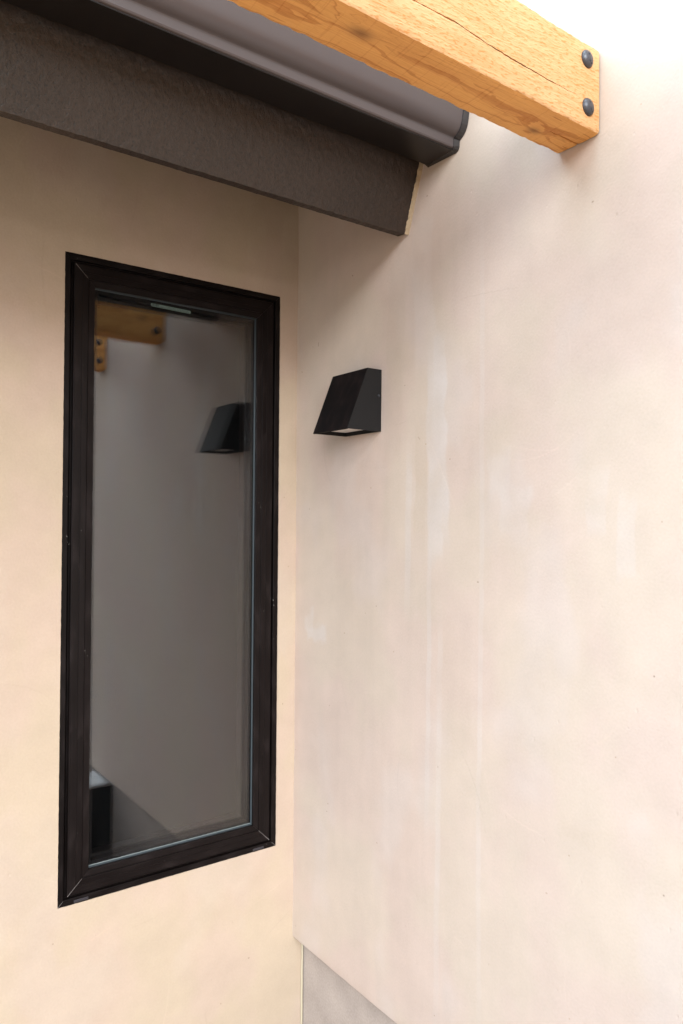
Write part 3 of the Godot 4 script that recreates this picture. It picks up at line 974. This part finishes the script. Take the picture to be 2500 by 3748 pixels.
# ------------------------------------------------------------------ window
func window() -> void:
	var o := thing("window", "tall black-brown metal window reflecting the wall and the timber beams", "window", Vector3(0, 0, 0))
	var lo := Vector2(-0.6105, -0.8530)
	var hi := Vector2(-0.0510, 0.5940)
	var outer := [Vector2(0, -0.09), Vector2(0, -0.0030), Vector2(0.0008, -0.0022), Vector2(0.0150, -0.0022), Vector2(0.0162, -0.0034), Vector2(0.0162, -0.0120), Vector2(0.0192, -0.0120), Vector2(0.0198, -0.0075), Vector2(0.0206, -0.0075), Vector2(0.0212, -0.0120), Vector2(0.0300, -0.0120), Vector2(0.0300, -0.09)]
	for s in 4: build(mitred(s, lo, hi, outer), "frame_member", materials.frame, o)
	var sash := [Vector2(0.0238, -0.0118), Vector2(0.0238, -0.0014), Vector2(0.0248, -0.0004), Vector2(0.0405, -0.0004), Vector2(0.0410, -0.0010), Vector2(0.0416, -0.0010), Vector2(0.0421, -0.0004), Vector2(0.0540, -0.0004), Vector2(0.0548, -0.0012), Vector2(0.0548, -0.0118)]
	for s in 4: build(mitred(s, lo, hi, sash), "sash_member", materials.sash, o)
	var bead := [Vector2(0.0553, -0.0117), Vector2(0.0553, -0.0022), Vector2(0.0560, -0.0014), Vector2(0.0695, -0.0022), Vector2(0.0702, -0.0032), Vector2(0.0702, -0.0117)]
	for s in 4: build(mitred(s, lo, hi, bead), "glazing_bead", materials.sash, o)
	var gask := [Vector2(0.0660, -0.0144), Vector2(0.0706, -0.0100), Vector2(0.0719, -0.0116), Vector2(0.0724, -0.0144)]
	for s in 4: build(mitred(s, lo, hi, gask, 0.0), "gasket", materials.gasket, o)
	# pale run of glazing sealant along the foot of the pane
	var st := begin()
	var wav := noise(19, 90.0, 2)
	var sil := func(x: float, v: float) -> Vector3:
		return Vector3(x, lo.y + 0.0722 + 0.0026 * v + 0.0007 * wav.get_noise_1d(x) * v, -0.0141 + 0.0005 * sin(v * PI))
	grid(st, steps(lo.x + 0.0725, hi.x - 0.0725, 160), steps(0, 1, 3), sil, func(_a: float, _b: float) -> Vector2: return Vector2.ZERO, Vector3(0, 0, 1))
	build(st, "sealant_line", materials.silicone, o)
	for z in [-0.0145, -0.0325]:
		st = begin()
		box(st, Vector3(lo.x + 0.062, lo.y + 0.062, z - 0.004), Vector3(hi.x - 0.062, hi.y - 0.062, z))
		build(st, "glass_pane", materials.glass, o)
	var sp := [Vector2(0.064, -0.0186), Vector2(0.0805, -0.0186), Vector2(0.0812, -0.0320), Vector2(0.064, -0.0324)]
	for s in 4: build(mitred(s, lo, hi, sp, 0.0), "spacer_bar", materials.spacer, o)
	var inner := [Vector2(0.060, -0.0366), Vector2(0.088, -0.0366), Vector2(0.090, -0.060), Vector2(0.060, -0.09)]
	for s in 4: build(mitred(s, lo, hi, inner, 0.0), "inner_frame", materials.spacer, o)
	st = begin()
	var a := Vector3(lo.x + 0.03, lo.y + 0.03, -0.0601)
	var b := Vector3(hi.x - 0.03, hi.y - 0.03, -0.0601)
	quad(st, a, Vector3(b.x, a.y, a.z), b, Vector3(a.x, b.y, a.z), Vector3(0, 0, 1), [Vector2(0, 2.6), Vector2(1, 2.6), Vector2(1, 0), Vector2(0, 0)])
	quad(st, a + Vector3(0, 0, -0.02), Vector3(b.x, a.y, a.z - 0.02), b + Vector3(0, 0, -0.02), Vector3(a.x, b.y, a.z - 0.02), Vector3(0, 0, -1))
	build(st, "insect_screen", materials.screen, o)
	# narrow label inside the top of the pane, rounded at both ends
	st = begin()
	var c0 := Vector2(-0.4005, 0.5118)
	var c1 := Vector2(-0.3055, 0.5098)
	var rr := 0.0039
	var ring := []
	for k in 24:
		var t := TAU * k / 24.0
		var c := c1 if cos(t) > 0.0 else c0
		ring.append(c + Vector2(cos(t), sin(t)) * rr)
	var cc := (c0 + c1) / 2.0
	var luv := func(p: Vector2) -> Vector2: return Vector2((p.x - c0.x + rr) / (c1.x - c0.x + 2 * rr), 0.5 - (p.y - lerpf(c0.y, c1.y, (p.x - c0.x) / (c1.x - c0.x))) / (2 * rr))
	for k in 24:
		var p: Vector2 = ring[k]
		var q: Vector2 = ring[(k + 1) % 24]
		tri(st, Vector3(cc.x, cc.y, -0.0141), Vector3(p.x, p.y, -0.0141), Vector3(q.x, q.y, -0.0141), Vector3(0, 0, 1), luv.call(cc), luv.call(p), luv.call(q))
		quad(st, Vector3(p.x, p.y, -0.0141), Vector3(q.x, q.y, -0.0141), Vector3(q.x, q.y, -0.01445), Vector3(p.x, p.y, -0.01445), Vector3(p.x - cc.x, p.y - cc.y, 0))
	build(st, "approval_label", materials.label, o)
	# plastic covers over the drain slots in the lower frame member
	for x in [-0.556, -0.106]:
		st = begin()
		box(st, Vector3(x - 0.016, lo.y + 0.0052, -0.0023), Vector3(x + 0.016, lo.y + 0.0112, -0.0008), 0.0007)
		build(st, "drain_cover", materials.weep, o)
	# bare metal showing along the mitres
	for q in [[lo, Vector2(1, 1), 0.024, 0.055], [Vector2(hi.x, lo.y), Vector2(-1, 1), 0.024, 0.055], [Vector2(lo.x, hi.y), Vector2(1, -1), 0.026, 0.054], [lo, Vector2(1, 1), 0.001, 0.015], [Vector2(hi.x, lo.y), Vector2(-1, 1), 0.001, 0.015]]:
		var c: Vector2 = q[0]
		var d: Vector2 = q[1]
		var p: Vector2 = c + d * q[2]
		var e: Vector2 = c + d * q[3]
		var across := Vector2(-d.y, d.x).normalized() * 0.0005
		var z := 0.0001 if q[2] > 0.02 else -0.0017
		st = begin()
		quad(st, Vector3(p.x - across.x, p.y - across.y, z), Vector3(e.x - across.x * 0.4, e.y - across.y * 0.4, z), Vector3(e.x + across.x * 0.4, e.y + across.y * 0.4, z), Vector3(p.x + across.x, p.y + across.y, z), Vector3(0, 0, 1))
		build(st, "mitre_joint", materials.joint, o)

# ------------------------------------------------------------------ wall lamp
func wall_lamp() -> void:
	var z0 := 0.2228
	var z1 := 0.3592
	var yt := 0.3470
	var yb := 0.2055
	var o := thing("wall_lamp", "black wedge-shaped metal wall lamp on the pale wall beside the window", "wall lamp", Vector3(0, yb, (z0 + z1) / 2.0))
	var h := yt - yb
	var hz := (z1 - z0) / 2.0
	var t := 0.0028
	var top := 0.0415
	var bot := 0.0974
	# sloping front sheet with folded arrises
	var st := begin()
	var slope := Vector3(-h, -(bot - top), 0).normalized() * -1.0
	var n := Vector3(-h, bot - top, 0).normalized()
	var c := 0.0012
	var fa := Vector3(-bot, 0, -hz + c)
	var fb := Vector3(-bot, 0, hz - c)
	var fc := Vector3(-top, h - c, hz - c)
	var fd := Vector3(-top, h - c, -hz + c)
	quad(st, fa, fb, fc, fd, n)
	quad(st, fa - n * t, fb - n * t, fc - n * t, fd - n * t, -n)
	quad(st, fa, fb, fb - n * t, fa - n * t, Vector3.DOWN)
	build(st, "front_panel", materials.lamp, o)
	for s in [1.0, -1.0]:
		st = begin()
		var p := [Vector2(-bot + c * 0.5, 0), Vector2(-0.0008, 0), Vector2(-0.0008, h), Vector2(-top + c * 0.4, h - c * 0.4)]
		var side := []
		var ins := []
		for q in p:
			side.append(Vector3(q.x, q.y, s * hz))
			ins.append(Vector3(q.x, q.y, s * (hz - t)))
		quad(st, side[0], side[1], side[2], side[3], Vector3(0, 0, s))
		quad(st, ins[0], ins[1], ins[2], ins[3], Vector3(0, 0, -s))
		quad(st, side[0], side[1], ins[1], ins[0], Vector3.DOWN)
		# chamfer to the front sheet
		quad(st, side[0], side[3], Vector3(-top, h - c, s * (hz - c)), Vector3(-bot, 0, s * (hz - c)), n + Vector3(0, 0, s))
		build(st, "side_panel", materials.lamp_side, o)
	st = begin()
	quad(st, Vector3(-top + c * 0.4, h, -hz), Vector3(-0.0008, h, -hz), Vector3(-0.0008, h, hz), Vector3(-top + c * 0.4, h, hz), Vector3.UP)
	quad(st, Vector3(-top + c * 0.4, h, -hz), Vector3(-top + c * 0.4, h, hz), Vector3(-top, h - c, hz - c), Vector3(-top, h - c, -hz + c), n + Vector3.UP)
	quad(st, Vector3(-top, h - t, -hz + t), Vector3(-0.001, h - t, -hz + t), Vector3(-0.001, h - t, hz - t), Vector3(-top, h - t, hz - t), Vector3.DOWN)
	build(st, "top_panel", materials.lamp_side, o)
	st = begin()
	box(st, Vector3(-0.0046, 0.0, -hz + t), Vector3(-0.0008, h - t - 0.0005, hz - t))
	build(st, "back_plate", materials.lamp_side, o)
	st = begin()
	box(st, Vector3(-bot + 0.0095, 0.0088, -hz + 0.0032), Vector3(-0.0050, 0.0118, hz - 0.0032), 0.0006)
	build(st, "diffuser", materials.diffuser, o)
	build(dome(Vector3(-0.0085, 0.0815, hz - 0.0002), Vector3(0, 0, 1), 0.0030, 0.0016, 0.0006), "screw", materials.bolt, o)
